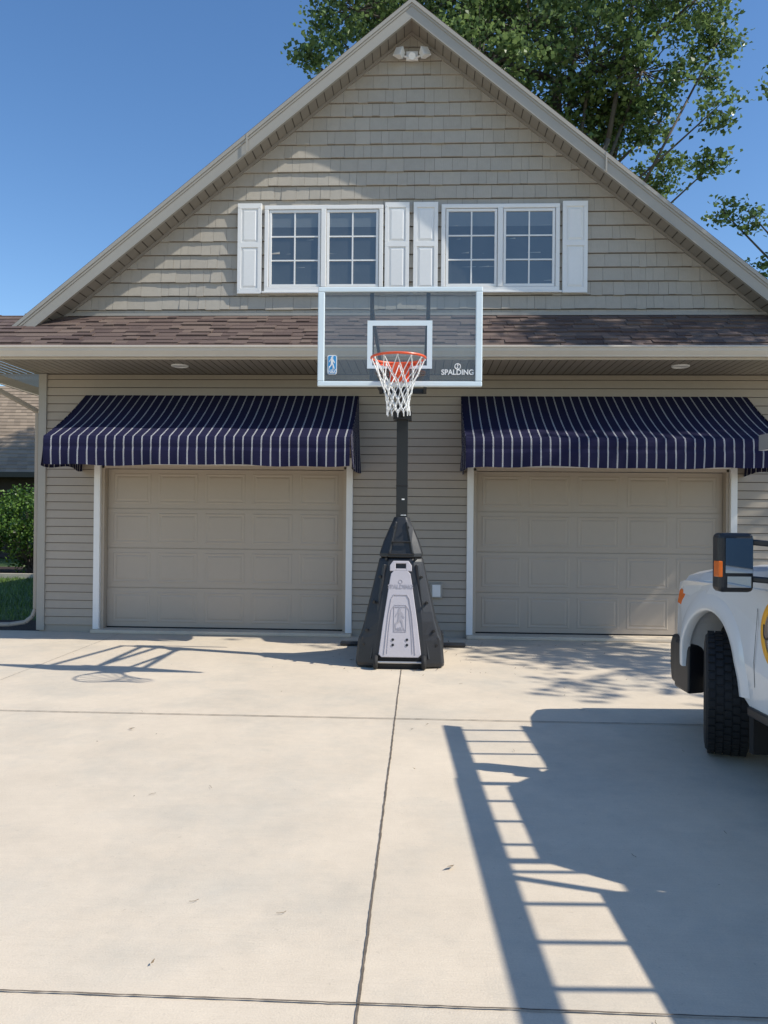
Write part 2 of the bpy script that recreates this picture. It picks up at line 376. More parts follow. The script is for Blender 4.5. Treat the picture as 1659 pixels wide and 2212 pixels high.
b.add([(X0,GY,GZ-.012),(X1,GY,GZ-.012),(X1,0,TOPZ-.012),(X0,0,TOPZ-.012)],[(0,1,2,3)],0,.3)
ex=.14; k=0; s=0
while s<sl-.01:
    s2=min(s+ex+.0,sl); x=X0+random.uniform(-.3,0)
    while x<X1:
        w=random.choice([.13,.17,.2,.26,.33,.4]); h=random.choice([.004,.004,.012,.018]); t=random.random()
        cut=random.choice([0,0,.014]) 
        def P(xx,ss,hh): return Vector((xx,GY+dy*ss,GZ+dz*ss))+nrm*hh
        b.add([P(x,s+cut-.02,h+.007),P(x+w-.003,s+cut-.02,h+.007),P(x+w-.003,s2,h*.4),P(x,s2,h*.4),P(x,s+cut-.02,-.01),P(x+w-.003,s+cut-.02,-.01),P(x+w-.003,s2,-.01),P(x,s2,-.01)],
          [(0,1,2,3),(4,5,1,0),(0,3,7,4),(1,5,6,2)],tint=t)
        x+=w
    s+=ex
b.obj('skirt_roof','shingle',house,fixn=False,label='brown shingle skirt roof above the garage doors')
b=MB(); b.box(-4.95,5.6,-.06,-.045,4.315,4.35); b.obj('roof_flashing','fascia',house)
b=MB(); prof=[(-1.075,3.665),(-1.20,3.672),(-1.205,3.652),(-1.19,3.645),(-1.185,3.61),(-1.155,3.565),(-1.15,3.545),(-1.075,3.545)]
b.prismX(prof,X0,X1); b.obj('gutter','gutter',house,bevel=.003)
b=MB(); b.box(X0+.02,X1-.02,-1.073,-1.05,3.525,3.66); b.box(X0+.02,X0+.045,-1.05,13,3.525,3.66); b.box(X1-.045,X1-.02,-1.05,13,3.525,3.66)
b.obj('eave_fascia','gutter',house)
b=MB(); x=X0+.05
while x<X1-.05:
    b.add([(x,-1.05,3.535),(x+.092,-1.05,3.535),(x+.092,0,3.535),(x,0,3.535)],[(0,1,2,3)])
    b.add([(x+.092,-1.05,3.545),(x+.1,-1.05,3.545),(x+.1,0,3.545),(x+.092,0,3.545)],[(0,1,2,3)],1); x+=.1
y=.0
while y<13:
    for xa,xb in((X0+.05,XL),(XR,X1-.05)):
        b.add([(xa,y,3.535),(xb,y,3.535),(xb,y+.092,3.535),(xa,y+.092,3.535)],[(0,1,2,3)])
        b.add([(xa,y+.092,3.545),(xb,y+.092,3.545),(xb,y+.1,3.545),(xa,y+.1,3.545)],[(0,1,2,3)],1)
    y+=.1
b.obj('eave_soffit',['soffit','groove_shade'],house,fixn=False)
for xx in(-2.62,3.72):
    b=MB(); b.torus((xx,-.62,3.53),.10,.012,N=32); b.cyl((xx,-.62,3.5345),(xx,-.62,3.528),.092,n=32,mi=1)
    b.obj('soffit_light',['white','lamp'],house)
def window(x0,x1,z0,z1):
    b=MB(); f=.055
    b.box(x0,x1,-.075,0,z1-f,z1); b.box(x0,x1,-.075,0,z0,z0+f); b.box(x0,x0+f,-.075,0,z0+f,z1-f); b.box(x1-f,x1,-.075,0,z0+f,z1-f)
    xm=(x0+x1)/2; b.box(xm-.035,xm+.035,-.08,0,z0+f,z1-f); b.box(x0-.03,x1+.03,-.09,0,z0-.028,z0-.002)
    w=b.obj('window','white',house,bevel=.006,label='white double casement window with grilles')
    for a,c in((x0+f,xm-.035),(xm+.035,x1-f)):
        b=MB(); s=.035; A,C=a+.006,c-.006; B,D=z0+f+.006,z1-f-.006
        b.box(A,C,-.062,-.02,D-s,D); b.box(A,C,-.062,-.02,B,B+s); b.box(A,A+s,-.062,-.02,B+s,D-s); b.box(C-s,C,-.062,-.02,B+s,D-s)
        b.obj('sash','white',w,bevel=.004)
        b=MB(); b.add([(A+s,-.044,B+s),(C-s,-.044,B+s),(C-s,-.044,D-s),(A+s,-.044,D-s)],[(0,1,2,3)]); b.obj('window_pane','pane',w,fixn=False)
        b=MB(); xm2=(A+C)/2; b.box(xm2-.0095,xm2+.0095,-.056,-.046,B+s,D-s)
        H=(D-B-2*s)
        for k in(1,2):
            zz=B+s+H*k/3; b.box(A+s,xm2-.0095,-.055,-.046,zz-.0095,zz+.0095); b.box(xm2+.0095,C-s,-.055,-.046,zz-.0095,zz+.0095)
        b.obj('grille','white',w)
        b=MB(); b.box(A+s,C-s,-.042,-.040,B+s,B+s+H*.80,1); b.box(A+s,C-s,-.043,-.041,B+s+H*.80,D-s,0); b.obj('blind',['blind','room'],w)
def shutter(x0,x1,z0,z1):
    b=MB(); s=.05; y0,y1=-.075,-.03
    b.box(x0,x1,-.06,-.03,z0,z1)
    zm=z0+(z1-z0)*.54
    for a,c in((z0,z0+.07),(zm-.035,zm+.035),(z1-.07,z1)): b.box(x0,x1,y0,-.06,a,c)
    b.box(x0,x0+s,y0,-.06,z0+.07,zm-.035); b.box(x1-s,x1,y0,-.06,z0+.07,zm-.035); b.box(x0,x0+s,y0,-.06,zm+.035,z1-.07); b.box(x1-s,x1,y0,-.06,zm+.035,z1-.07)
    for a,c in((z0+.07,zm-.035),(zm+.035,z1-.07)):
        A,C,B,D=x0+s+.012,x1-s-.012,a+.012,c-.012; i=.025
        b.add([(A,-.061,B),(C,-.061,B),(C,-.061,D),(A,-.061,D),(A+i,-.072,B+i),(C-i,-.072,B+i),(C-i,-.072,D-i),(A+i,-.072,D-i)],
          [(4,5,6,7),(0,1,5,4),(1,2,6,5),(2,3,7,6),(3,0,4,7)])
    for zz in(z0+.05,z1-.05):
        for xx in(x0+.025,x1-.025): b.cyl((xx,-.075,zz),(xx,-.08,zz),.007,n=8)
    b.obj('shutter','white',house,bevel=.003,label='white raised-panel shutter')
window(-1.65,-.046,4.64,5.80); window(.733,2.304,4.64,5.80)
for a,c in((-2.016,-1.69),(-.022,.304),(.360,.688),(2.342,2.671)): shutter(a,c,4.61,5.83)
fl=MB(); fl.box(.24,.40,-.07,-.035,7.74,7.86); fl.cyl((.32,-.07,7.78),(.32,-.13,7.76),.045,.05,n=16); fl.tube([(.27,-.06,7.78),(.21,-.11,7.77)],.015); fl.tube([(.37,-.06,7.78),(.43,-.11,7.77)],.015)
flo=fl.obj('floodlight','white',house,bevel=.006,label='white twin-head security light with sensor')
for sg in(-1,1):
    b=MB(); b.X=Matrix.Translation((.32+sg*.16,-.15,7.785))@Euler((math.radians(-18),0,math.radians(sg*32))).to_matrix().to_4x4()@Matrix.Rotation(sg*math.radians(-14),4,'Y')
    b.add([(-.062,-.05,-.07),(.062,-.05,-.07),(.062,-.05,.06),(-.062,-.05,.06),(-.035,.05,-.045),(.035,.05,-.045),(.035,.05,.045),(-.035,.05,.045)],[(0,1,2,3),(7,6,5,4),(0,4,5,1),(1,5,6,2),(2,6,7,3),(3,7,4,0)])
    b.box(-.05,.05,-.056,-.052,-.058,.048,1)
    b.obj('lamp_head',['white','lamp'],flo,bevel=.008)
def garage(x0,x1):
    yd=.12; z0=.06; rows=4; cols=5; H=(DT-z0)/rows; b=MB(); W=x1-x0
    for r in range(rows):
        za=z0+r*H; zb=za+H
        b.box(x0,x1,yd,yd+.04,za+.005,zb-.005)
        b.box(x0,x1,yd+.014,yd+.03,za-.005,za+.005)
        pw=W/cols
        for c in range(cols):
            A=x0+c*pw+.05;C=x0+(c+1)*pw-.05;B=za+.07;D=zb-.06
            if c==0:A+=.03
            if c==cols-1:C-=.03
            rings=[(0,-.0005),(.010,-.0042),(.020,-.0042),(.034,-.001),(.042,-.001),(.060,-.0055)]
            vs=[]
            for i,yy in rings:
                vs+=[(A+i,yd+yy,B+i),(C-i,yd+yy,B+i),(C-i,yd+yy,D-i),(A+i,yd+yy,D-i)]
            fs=[]
            for k in range(len(rings)-1):
                for j in range(4): fs.append((4*k+j,4*k+(j+1)%4,4*k+4+(j+1)%4,4*k+4+j))
            kk=4*(len(rings)-1); fs.append((kk,kk+1,kk+2,kk+3)); b.add(vs,fs)
    d=b.obj('garage_door','door',house,fixn=False,label='beige raised-panel sectional garage door, closed')
    b=MB(); b.box(x0,x1,yd-.004,yd+.036,.05,.068); b.obj('bottom_seal','dark',d)
    b=MB(); 
    b.box(x0-.13,x0-.045,-.055,.02,.02,DT+.05); b.box(x1+.045,x1+.13,-.055,.02,.02,DT+.05)
    b.box(x0-.13,x1+.13,-.055,.02,DT+.05,DT+.16)
    b.obj('door_trim','white',house,bevel=.004)
    b=MB(); b.box(x0-.045,x0-.004,-.0,.16,.02,DT+.04); b.box(x1+.004,x1+.045,-.0,.16,.02,DT+.04); b.box(x0-.045,x1+.045,0,.16,DT+.003,DT+.05)
    b.obj('door_jamb','door',house,bevel=.003)
    b=MB(); b.box(x0-.13,x1+.13,-.14,.2,.0,.05); o=b.obj('door_threshold','concrete',house,bevel=.012)
garage(*DL); garage(*DR)
def awning(x0,x1,seed,lab):
    r=random.Random(seed); W=x1-x0; nx=120
    prof=[]
    for i in range(13):
        t=i/12; prof.append((-1.24*t, 3.25-.69*t-.035*math.sin(math.pi*t),'s',t))
    for i in range(1,9):
        t=i/8; prof.append((-1.25-.012*math.sin(t*3), 2.56-.345*t,'v',t))
    ph=[r.uniform(0,6.28) for _ in range(6)]
    vs=[];uvs=[];fs=[]
    for i in range(nx+1):
        u=W*i/nx; x=x0+u
        for (y,z,k,t) in prof:
            if k=='v':
                wob=.014*math.sin(u*6+ph[0]+.8*math.sin(u*2.3))+.009*math.sin(u*15+ph[1]+1.2*math.sin(u*3.7))
                yy=y+t*wob
                zz=z+t*(.010*math.sin(u*2.7+ph[2])+.006*math.sin(u*7.3+ph[3]+math.sin(u*1.9)))
                if .3<t<.45: yy+=.008
            else:
                yy=y; zz=z-.010*math.sin(math.pi*t)*(1+math.cos(u/W*3*2*math.pi))
            vs.append((x,yy,zz)); uvs.append((u+.02,z))
    n=len(prof)
    for i in range(nx):
        for j in range(n-1): fs.append((i*n+j,(i+1)*n+j,(i+1)*n+j+1,i*n+j+1))
    for side,xx in((0,x0),(1,x1)):
        base=len(vs); ny=14; nz=8; sg=-1 if side==0 else 1
        for i in range(ny+1):
            t=i/ny; y=-1.24*t; zt=3.25-.69*t-.035*math.sin(math.pi*t)-.002; zb=2.205+.02*math.sin(t*9+ph[1])
            for j in range(nz+1):
                s=j/nz; vs.append((xx+sg*(.004+.03*s*math.sin(t*7+ph[0])*(.3+s)),y,zt+(zb-zt)*s)); uvs.append((y+.03,0))
        for i in range(ny):
            for j in range(nz): a=base+i*(nz+1)+j; fs.append((a,a+1,a+nz+2,a+nz+1))
    b=MB(); b.v=vs;b.f=fs;b.m=[0]*len(fs);b.t=[.5]*len(fs)
    o=b.obj('awning','awning',house,smooth=False,label=lab,fixn=False)
    uvl=o.data.uv_layers.new(name='UVMap')
    for lp in o.data.loops: uvl.data[lp.index].uv=uvs[lp.vertex_index]
    sd=o.modifiers.new('th','SOLIDIFY'); sd.thickness=.004
    b=MB()
    for xx in(x0+.03,x0+W/3,x0+2*W/3,x1-.03):
        b.cyl((xx,0,3.20),(xx,-1.2,2.50),.012,n=8); b.cyl((xx,0,2.45),(xx,-1.2,2.48),.012,n=8)
    b.cyl((x0+.02,-1.2,2.5),(x1-.02,-1.2,2.5),.014,n=8); b.obj('awning_frame','alu',o)
awning(-4.10,-.36,3,'navy blue awning with white pinstripes over garage door'); awning(1.02,4.77,5,'navy blue awning with white pinstripes over garage door')
b=MB(); b.box(.63,.79,-.055,-.01,.53,.73); b.box(.655,.765,-.067,-.055,.55,.71,1); b.obj('outlet_cover',['fascia','white'],house,bevel=.005)
b=MB(); 
b.bar((XL-.075,.03,3.0),(XL-.075,.03,.30),.05,.06)
b.bar((X0+.25,-.9,3.53),(XL-.075,.03,3.02),.05,.06)
b.tube([(XL-.075,.03,.30),(XL-.11,.02,.2),(XL-.2,.0,.12),(XL-.4,-.03,.09),(XL-1.3,-.0,.06),(XL-2.2,.1,.05)],.03,10)
b.obj('downspout','lap',house,bevel=.01)
# ------------------------------------------------------------------ basketball hoop
HX=.283
hoop=root('basketball_hoop',(HX,-1.7,0),'portable basketball hoop with glass backboard and black base','basketball hoop')
YB=-3.40; bx0,bx1,bz0,bz1=HX-.76,HX+.76,2.82,3.74
b=MB(); f=.062
b.box(bx0,bx1,YB-.02,YB+.03,bz1-f*.75,bz1); b.box(bx0,bx1,YB-.02,YB+.03,bz0,bz0+f*.75); b.box(bx0,bx0+f,YB-.02,YB+.03,bz0+f*.75,bz1-f*.75); b.box(bx1-f,bx1,YB-.02,YB+.03,bz0+f*.75,bz1-f*.75)
board=b.obj('backboard','boardframe',hoop,bevel=.008,label='silver-framed clear rectangular backboard')
b=MB(); b.box(bx0+f,bx1-f,YB-.004,YB+.004,bz0+f*.75,bz1-f*.75); b.obj('glass_panel','glass',board)
b=MB(); w=.048; sx=.30; z0,z1=2.985,3.43
b.box(HX-sx,HX+sx,YB-.0075,YB-.0055,z1-w,z1); b.box(HX-sx,HX+sx,YB-.0075,YB-.0055,z0,z0+w*.6); b.box(HX-sx,HX-sx+w,YB-.0075,YB-.0055,z0+w*.6,z1-w); b.box(HX+sx-w,HX+sx,YB-.0075,YB-.0055,z0+w*.6,z1-w)
b.obj('target_square','boardmark',board)
def rrect(x0,x1,z0,z1,r,n=5):
    pts=[]
    for cx,cz,a in((x1-r,z1-r,0),(x0+r,z1-r,90),(x0+r,z0+r,180),(x1-r,z0+r,270)):
        for i in range(n+1):
            t=math.radians(a+90*i/n); pts.append((cx+r*math.cos(t),cz+r*math.sin(t)))
    return pts[::-1]
def figure(cx,cz,h):
    P=[(-.05,.5),(.03,.46),(.05,.38),(.02,.33),(.12,.25),(.2,.08),(.24,-.02),(.18,-.04),(.12,.06),(.08,.1),(.06,0),(.12,-.12),(.16,-.28),(.2,-.48),(.12,-.5),(.08,-.3),(0,-.14),(-.06,-.26),(-.18,-.36),(-.22,-.5),(-.28,-.48),(-.25,-.3),(-.13,-.2),(-.1,-.05),(-.1,.12),(-.08,.26),(-.16,.16),(-.22,.04),(-.26,.06),(-.2,.2),(-.1,.32),(-.1,.42)]
    return [(cx+a*h,cz+c*h) for a,c in P][::-1]
lx,lz=HX-.625,3.02
b=MB(); b.prismY(rrect(lx-.045,lx+.045,lz-.09,lz+.09,.02),YB-.0065,YB-.0045); lg=b.obj('sticker','white',board)
b=MB(); b.prismY(rrect(lx-.037,lx+.002,lz-.045,lz+.082,.012),YB-.009,YB-.007,0); b.prismY(rrect(lx+.010,lx+.037,lz-.045,lz+.082,.01),YB-.009,YB-.007,0); b.prismY(rrect(lx-.037,lx+.037,lz-.083,lz-.052,.008),YB-.009,YB-.007,0)
b.obj('sticker_print','blue',board)
b=MB(); b.prismY(figure(lx-.0,lz+.018,.115),YB-.012,YB-.0095); b.obj('sticker_figure','white',board)
text('NBA',.034,Matrix.Translation((lx,YB-.012,lz-.068))@FRONT,'white','lettering',board,.0005,bold=.0008)
text('SPALDING',.068,Matrix.Translation((HX+.535,YB-.008,2.95))@FRONT@Matrix.Scale(.95,4,(1,0,0)),'white','lettering',board,.0008,bold=.0016)
b=MB(); b.torus((HX+.535,YB-.008,3.005),.026,.0035,'y',N=28,n=6,flat=.4); b.torus((HX+.505,YB-.008,3.01),.03,.003,'y',N=12,n=6,a0=-.9,a1=.8,flat=.4); b.torus((HX+.565,YB-.008,3.0),.03,.003,'y',N=12,n=6,a0=2.3,a1=3.9,flat=.4)
b.obj('ball_emblem','white',board)
b=MB()
for sg in(-1,1):
    b.bar((HX+sg*.262,YB+.055,2.9),(HX+sg*.262,YB+.055,3.70),.036,.04)
b.box(HX-.28,HX+.28,YB+.035,YB+.075,2.885,2.925)
b.obj('support_frame','blacksteel',hoop,bevel=.003)
PY=-1.95
for sg in(-1,1):
    for (za,zb) in((3.52,3.26),(3.0,3.0)):
        b=MB(); b.bar((HX+sg*.258,YB+.07,za),(HX+sg*.24,PY,zb),.03,.05); b.obj('arm','blacksteel',hoop,bevel=.003)
b=MB(); b.box(HX-.26,HX+.26,PY-.03,PY+.03,3.235,3.285); b.box(HX-.26,HX+.26,PY-.03,PY+.03,2.975,3.025); b.cyl((HX,PY-.1,2.72),(HX,YB+.08,2.92),.022); b.box(HX-.10,HX+.10,PY-.11,PY+.06,2.68,2.77); b.cyl((HX,PY+.05,3.27),(HX,PY+.3,2.2),.02)
b.obj('lift_mechanism','blacksteel',hoop,bevel=.003)
b=MB(); b.box(HX-.062,HX+.062,PY-.062,PY+.062,.1,3.3); b.box(HX-.067,HX+.067,PY-.067,PY+.067,1.95,1.962)
pole=b.obj('pole','blacksteel',hoop,bevel=.01)
for a,c,d,e_ in((.0,.03,1.80,1.815),(-.01,.05,1.63,1.638)):
    b=MB(); b.box(HX+a,HX+c,PY-.069,PY-.064,d,e_); b.obj('height_marker','white',hoop)
RC=(HX,YB-.375,3.01)
b=MB(); b.torus(RC,.237,.0105,N=64,n=10); b.torus((RC[0],RC[1],RC[2]-.028),.237,.005,N=64,n=6,a0=math.radians(20),a1=math.radians(160))
b.bar((HX-.07,YB-.02,3.0),(HX-.16,YB-.2,3.0),.012,.035); b.bar((HX+.07,YB-.02,3.0),(HX+.16,YB-.2,3.0),.012,.035)
b.box(HX-.085,HX+.085,YB-.15,YB-.012,2.93,3.015); b.box(HX-.09,HX+.09,YB-.025,YB-.008,2.86,3.02)
b.prismX([(YB-.15,3.0),(YB-.02,3.0),(YB-.02,2.86),(YB-.06,2.86)],HX-.06,HX+.06)
rim=b.obj('rim','orange',hoop,label='orange breakaway rim')
b=MB(); lv=[(-.012,.232),(-.15,.178),(-.225,.142),(-.295,.118),(-.365,.103),(-.43,.097),(-.475,.10)]; K=12
def np_(k,i,h): 
    z,r=lv[k]; a=2*math.pi*(i+h)/K; jit=.006 if k else 0
    rr=random.Random(k*100+(i%K)); return (RC[0]+r*math.cos(a)+rr.uniform(-jit,jit),RC[1]+r*math.sin(a)+rr.uniform(-jit,jit),RC[2]+z+rr.uniform(-jit,jit)*1.5)
for k in range(len(lv)-1):
    h=.5*(k%2)
    for i in range(K):
        p=np_(k,i,h)
        if k%2==0: q1,q2=np_(k+1,i,.5),np_(k+1,(i-1)%K,.5)
        else: q1,q2=np_(k+1,i,0),np_(k+1,(i+1)%K,0)
        for q in(q1,q2): b.cyl(p,q,.0045,n=6)
        b.cyl((p[0],p[1],p[2]+.009),(p[0],p[1],p[2]-.009),.0085,n=6)
for i in range(K): p=np_(6,i,0); b.cyl(p,(p[0],p[1],p[2]-.03),.005,n=6)
b.obj('net','net',hoop,label='white cord net')
def loft(b,secs,mi=0):
    rings=[]
    for z,hf,hw,yf,yb in secs:
        c=min(.10,(yb-yf)*.35)
        rings.append([(HX-hf,yf,z),(HX+hf,yf,z),(HX+hw*.96,yf+c*.55,z),(HX+hw,yf+c,z),(HX+hw,yb-c,z),(HX+hw*.85,yb,z),(HX-hw*.85,yb,z),(HX-hw,yb-c,z),(HX-hw,yf+c,z),(HX-hw*.96,yf+c*.55,z)])
    n=10; vs=[p for r in rings for p in r]; fs=[]
    for k in range(len(rings)-1):
        for j in range(n): fs.append((k*n+j,k*n+(j+1)%n,(k+1)*n+(j+1)%n,(k+1)*n+j))
    fs.append(tuple(range(n-1,-1,-1))); fs.append(tuple(range((len(rings)-1)*n,len(rings)*n))); b.add(vs,fs,mi)
b=MB(); loft(b,[(.015,.26,.470,-2.275,-1.0),(.06,.265,.475,-2.28,-1.0),(.30,.25,.452,-2.26,-1.02),(.36,.245,.425,-2.255,-1.1),(.50,.232,.385,-2.24,-1.25),(.60,.222,.365,-2.225,-1.35),(1.13,.135,.245,-2.135,-1.72),(1.165,.12,.235,-2.125,-1.73)])
base=b.obj('base','blackplastic',hoop,bevel=.014,label='black moulded plastic base')
b=MB(); loft(b,[(1.175,.14,.232,-2.128,-1.73),(1.22,.14,.236,-2.125,-1.73),(1.35,.105,.195,-2.10,-1.76),(1.48,.075,.14,-2.08,-1.79),(1.58,.055,.095,-2.06,-1.82),(1.615,.045,.083,-2.05,-1.84)])
b.obj('base_cover','blackplastic',hoop,bevel=.012)
b=MB()
for sg in(-1,1):
    b.bar((HX+sg*.125,-2.140,1.22),(HX+sg*.055,-2.075,1.56),.02,.03); b.bar((HX+sg*.30,-2.252,.10),(HX+sg*.175,-2.14,1.10),.03,.04)
    b.bar((HX+sg*.41,-2.20,.05),(HX+sg*.395,-2.20,.33),.045,.03)
b.box(HX-.11,HX+.11,-2.145,-2.12,1.34,1.355)
b.box(HX-.15,HX+.15,-2.15,-2.12,1.205,1.222)
b.obj('base_rib','blackplastic',hoop,bevel=.008)
b=MB(); b.box(HX-.78,HX+.78,-.85,-.72,.01,.05); b.box(HX-.5,HX+.5,-1.02,-.70,.01,.2); b.obj('ballast_tank','blackplastic',hoop,bevel=.015)
A=Vector((HX,-2.295,.125)); Bv=Vector((HX,-2.150,1.14)); up=(Bv-A); L=up.length; up.normalize(); rt=Vector((1,0,0)); nm=rt.cross(up)
if nm.y>0: nm=-nm
PM=Matrix(((rt.x,up.x,nm.x,A.x),(rt.y,up.y,nm.y,A.y),(rt.z,up.z,nm.z,A.z),(0,0,0,1)))
def panel(outline,h0,h1,b,inset=None):
    n=len(outline); b.X=PM
    b.add([(u,v,h0) for u,v in outline]+[(u,v,h1) for u,v in outline],[tuple(range(n)),tuple(range(2*n-1,n-1,-1))]+[(i,n+i,n+(i+1)%n,(i+1)%n) for i in range(n)])
def outl(w0,w1,v0,v1,r=.03):
    pts=[(-w0+r,v0),(w0-r,v0),(w0,v0+r)]
    pts+=[(w0+(w1-w0)*.35,v0+(v1-v0)*.38),(w1+.005,v1-.10),(w1-.008,v1-.03),(w1-.035,v1),(-w1+.035,v1),(-w1+.008,v1-.03),(-w1-.005,v1-.10),(-w0-(w1-w0)*.35,v0+(v1-v0)*.38),(-w0,v0+r)]
    return pts
b=MB(); panel(outl(.225,.112,0,L-.11),-.02,.018,b)
v0=L-.112
b.X=PM; 
b.add([(-.118,v0,.018),(-.055,v0,.018),(-.055,L-.03,.018),(-.085,L-.004,.018),(-.118,L-.05,.018)]+[(-.118,v0,-.02),(-.055,v0,-.02),(-.055,L-.03,-.02),(-.085,L-.004,-.02),(-.118,L-.05,-.02)],[(0,1,2,3,4),(9,8,7,6,5)]+[(i,5+i,5+(i+1)%5,(i+1)%5) for i in range(5)])
b.add([(.118,v0,.018),(.055,v0,.018),(.055,L-.03,.018),(.085,L-.004,.018),(.118,L-.05,.018)]+[(.118,v0,-.02),(.055,v0,-.02),(.055,L-.03,-.02),(.085,L-.004,-.02),(.118,L-.05,-.02)],[(4,3,2,1,0),(5,6,7,8,9)]+[(i,(i+1)%5,5+(i+1)%5,5+i) for i in range(5)])
b.box(-.085,.085,L-.03,L-.001,-.02,.018); b.box(-.056,.056,v0+.0,v0+.028,-.02,.0175)
pn=b.obj('grey_panel','greyplastic',hoop,bevel=.006,label='light grey centre panel with handle slot')
b=MB(); b.X=PM
def path(pts,r,b):
    b.tube([Vector((u,v,.019)) for u,v in pts],r,6)
path([(-.165,.03),(-.15,.2),(-.125,.45),(-.095,.62),(-.07,.66),(.07,.66),(.095,.62),(.125,.45),(.15,.2),(.165,.03)],.006,b)
path([(-.135,.04),(-.12,.28),(-.095,.5),(-.06,.55),(.06,.55),(.095,.5),(.12,.28),(.135,.04)],.004,b)
path([(-.065,.27),(.065,.27),(.065,.53),(-.065,.53),(-.065,.27)],.004,b)
b.obj('panel_relief','greyemboss',hoop)
b=MB(); b.X=PM
fp=[(u,v) for u,v in figure(0,.42,.2)]; n=len(fp)
b.add([(u,v,.018) for u,v in fp]+[(u,v,.022) for u,v in fp],[tuple(range(n,2*n))]+[(i,(i+1)%n,n+(i+1)%n,n+i) for i in range(n)]); b.obj('embossed_figure','greyemboss',hoop)
text('NBA',.055,PM@Matrix.Translation((0,.295,.0195)),'greyemboss','lettering',hoop,.002)
text('SPALDING',.062,PM@Matrix.Translation((0,.745,.0195))@Matrix.Scale(.95,4,(1,0,0)),'greyemboss','lettering',hoop,.002,bold=.001)
b=MB(); b.X=PM; b.torus((0,.80,.019),.02,.003,'z',N=24,n=6); b.obj('ball_emblem','greyemboss',hoop)
for sg in(-1,1):
    for v in(.13,.185):
        b=MB(); b.X=PM; b.cyl((sg*.075,v,.018),(sg*.075,v,.024),.014,n=14); b.obj('bolt','blacksteel',hoop)
    for x,y,z in((.075,-2.125,1.50),(.16,-2.17,1.16),(.225,-2.215,.97),(.285,-2.25,.70),(.36,-2.245,.40),(.39,-2.235,.25)):
        b=MB(); b.cyl((HX+sg*x,y,z),(HX+sg*x,y+.08,z),.014,n=12); b.obj('bolt','blacksteel',hoop)
b=MB(); b.box(HX-.27,HX+.27,-2.297,-2.2,.0,.13,0); b.obj('wheel_housing','dark',hoop)
for sg in(-1,1):
    b=MB(); b.torus((HX+sg*.255,-2.32,.077),.05,.027,'x',N=28,n=10,flat=1.0); b.cyl((HX+sg*.235,-2.32,.077),(HX+sg*.275,-2.32,.077),.035,n=16)
    b.obj('wheel','tyre',hoop)
b=MB(); b.cyl((HX-.24,-2.32,.075),(HX+.24,-2.32,.075),.012); b.obj('axle','alu',hoop)
# ------------------------------------------------------------------ truck
TA=math.radians(2.5)
truck=root('utility_truck',(3.48,-5.10,0),'white utility pickup truck with ladder rack parked on the driveway','truck',rotz=TA,local=True)
def arch(cy,cz,r,a0=180,a1=0,n=16): return [(cy+r*math.cos(math.radians(a0+(a1-a0)*i/n)),cz+r*math.sin(math.radians(a0+(a1-a0)*i/n))) for i in range(n+1)]
def taper(b,i0=0):
    for i in range(i0,len(b.v)):
        x,y,z=b.v[i]
        k=1-.13*max(0,(y-.35)/.6)**2 - .035*max(0,(z-.75)/.5) - .02*max(0,(.75-z)/.4)
        b.v[i]=(x*k,y,z)
b=MB()
for sg in(-1,1):
    xs=[sg*.72,sg*.99]; 
    pts=[(-2.42,1.20),(-2.42,.46),(-.62,.46),(-.54,.50)]+arch(0,.47,.53,172,8,22)+[(.60,.50),(.80,.52),(.90,.60),(.93,.85),(.92,1.05),(.85,1.12),(.6,1.15),(.3,1.17),(0,1.18),(-.75,1.20)]
    b.prismX(pts,min(xs),max(xs))
b.box(-.72,.72,-2.42,-.62,.46,1.2); b.box(-.72,.72,.55,.88,.55,1.1)
taper(b)
secs=[(.93,1.06,.83),(.88,1.15,.865),(.70,1.215,.90),(.3,1.265,.935),(-.3,1.315,.95),(-.80,1.35,.95)]
rings=[]
for y,zc,hw in secs:
    half=[(hw,1.04),(hw-.005,zc-.09),(hw-.04,zc-.035),(hw-.12,zc-.005),(hw*.6,zc-.0),(hw*.52,zc+.025),(0,zc+.035)]
    ring=half+[(-x,z) for x,z in half[-2::-1]]; rings.append([(x,y,z) for x,z in ring])
n=len(rings[0]); vs=[p for r in rings for p in r]
fs=[(k*n+j,k*n+j+1,(k+1)*n+j+1,(k+1)*n+j) for k in range(len(rings)-1) for j in range(n-1)]+[tuple(range(n)),tuple(range((len(rings)-1)*n,len(rings)*n))]
b.add(vs,fs)
lo=[(-.95,-.72,1.15),(.95,-.72,1.15),(.95,-2.42,1.15),(-.95,-2.42,1.15)]; mid=[(-.93,-.78,1.28),(.93,-.78,1.28),(.93,-2.42,1.28),(-.93,-2.42,1.28)]
tp=[(-.68,-1.32,1.88),(.68,-1.32,1.88),(.68,-2.36,1.88),(-.68,-2.36,1.88)]; tp2=[(-.58,-1.45,1.93),(.58,-1.45,1.93),(.58,-2.28,1.93),(-.58,-2.28,1.93)]
vs=lo+mid+tp+tp2; fs=[(3,2,1,0),(12,13,14,15)]
for k in range(3):
    for j in range(4): fs.append((4*k+j,4*k+(j+1)%4,4*k+4+(j+1)%4,4*k+4+j))
b.add(vs,fs)
body=b.obj('body','truck',truck,bevel=.028,segs=3)
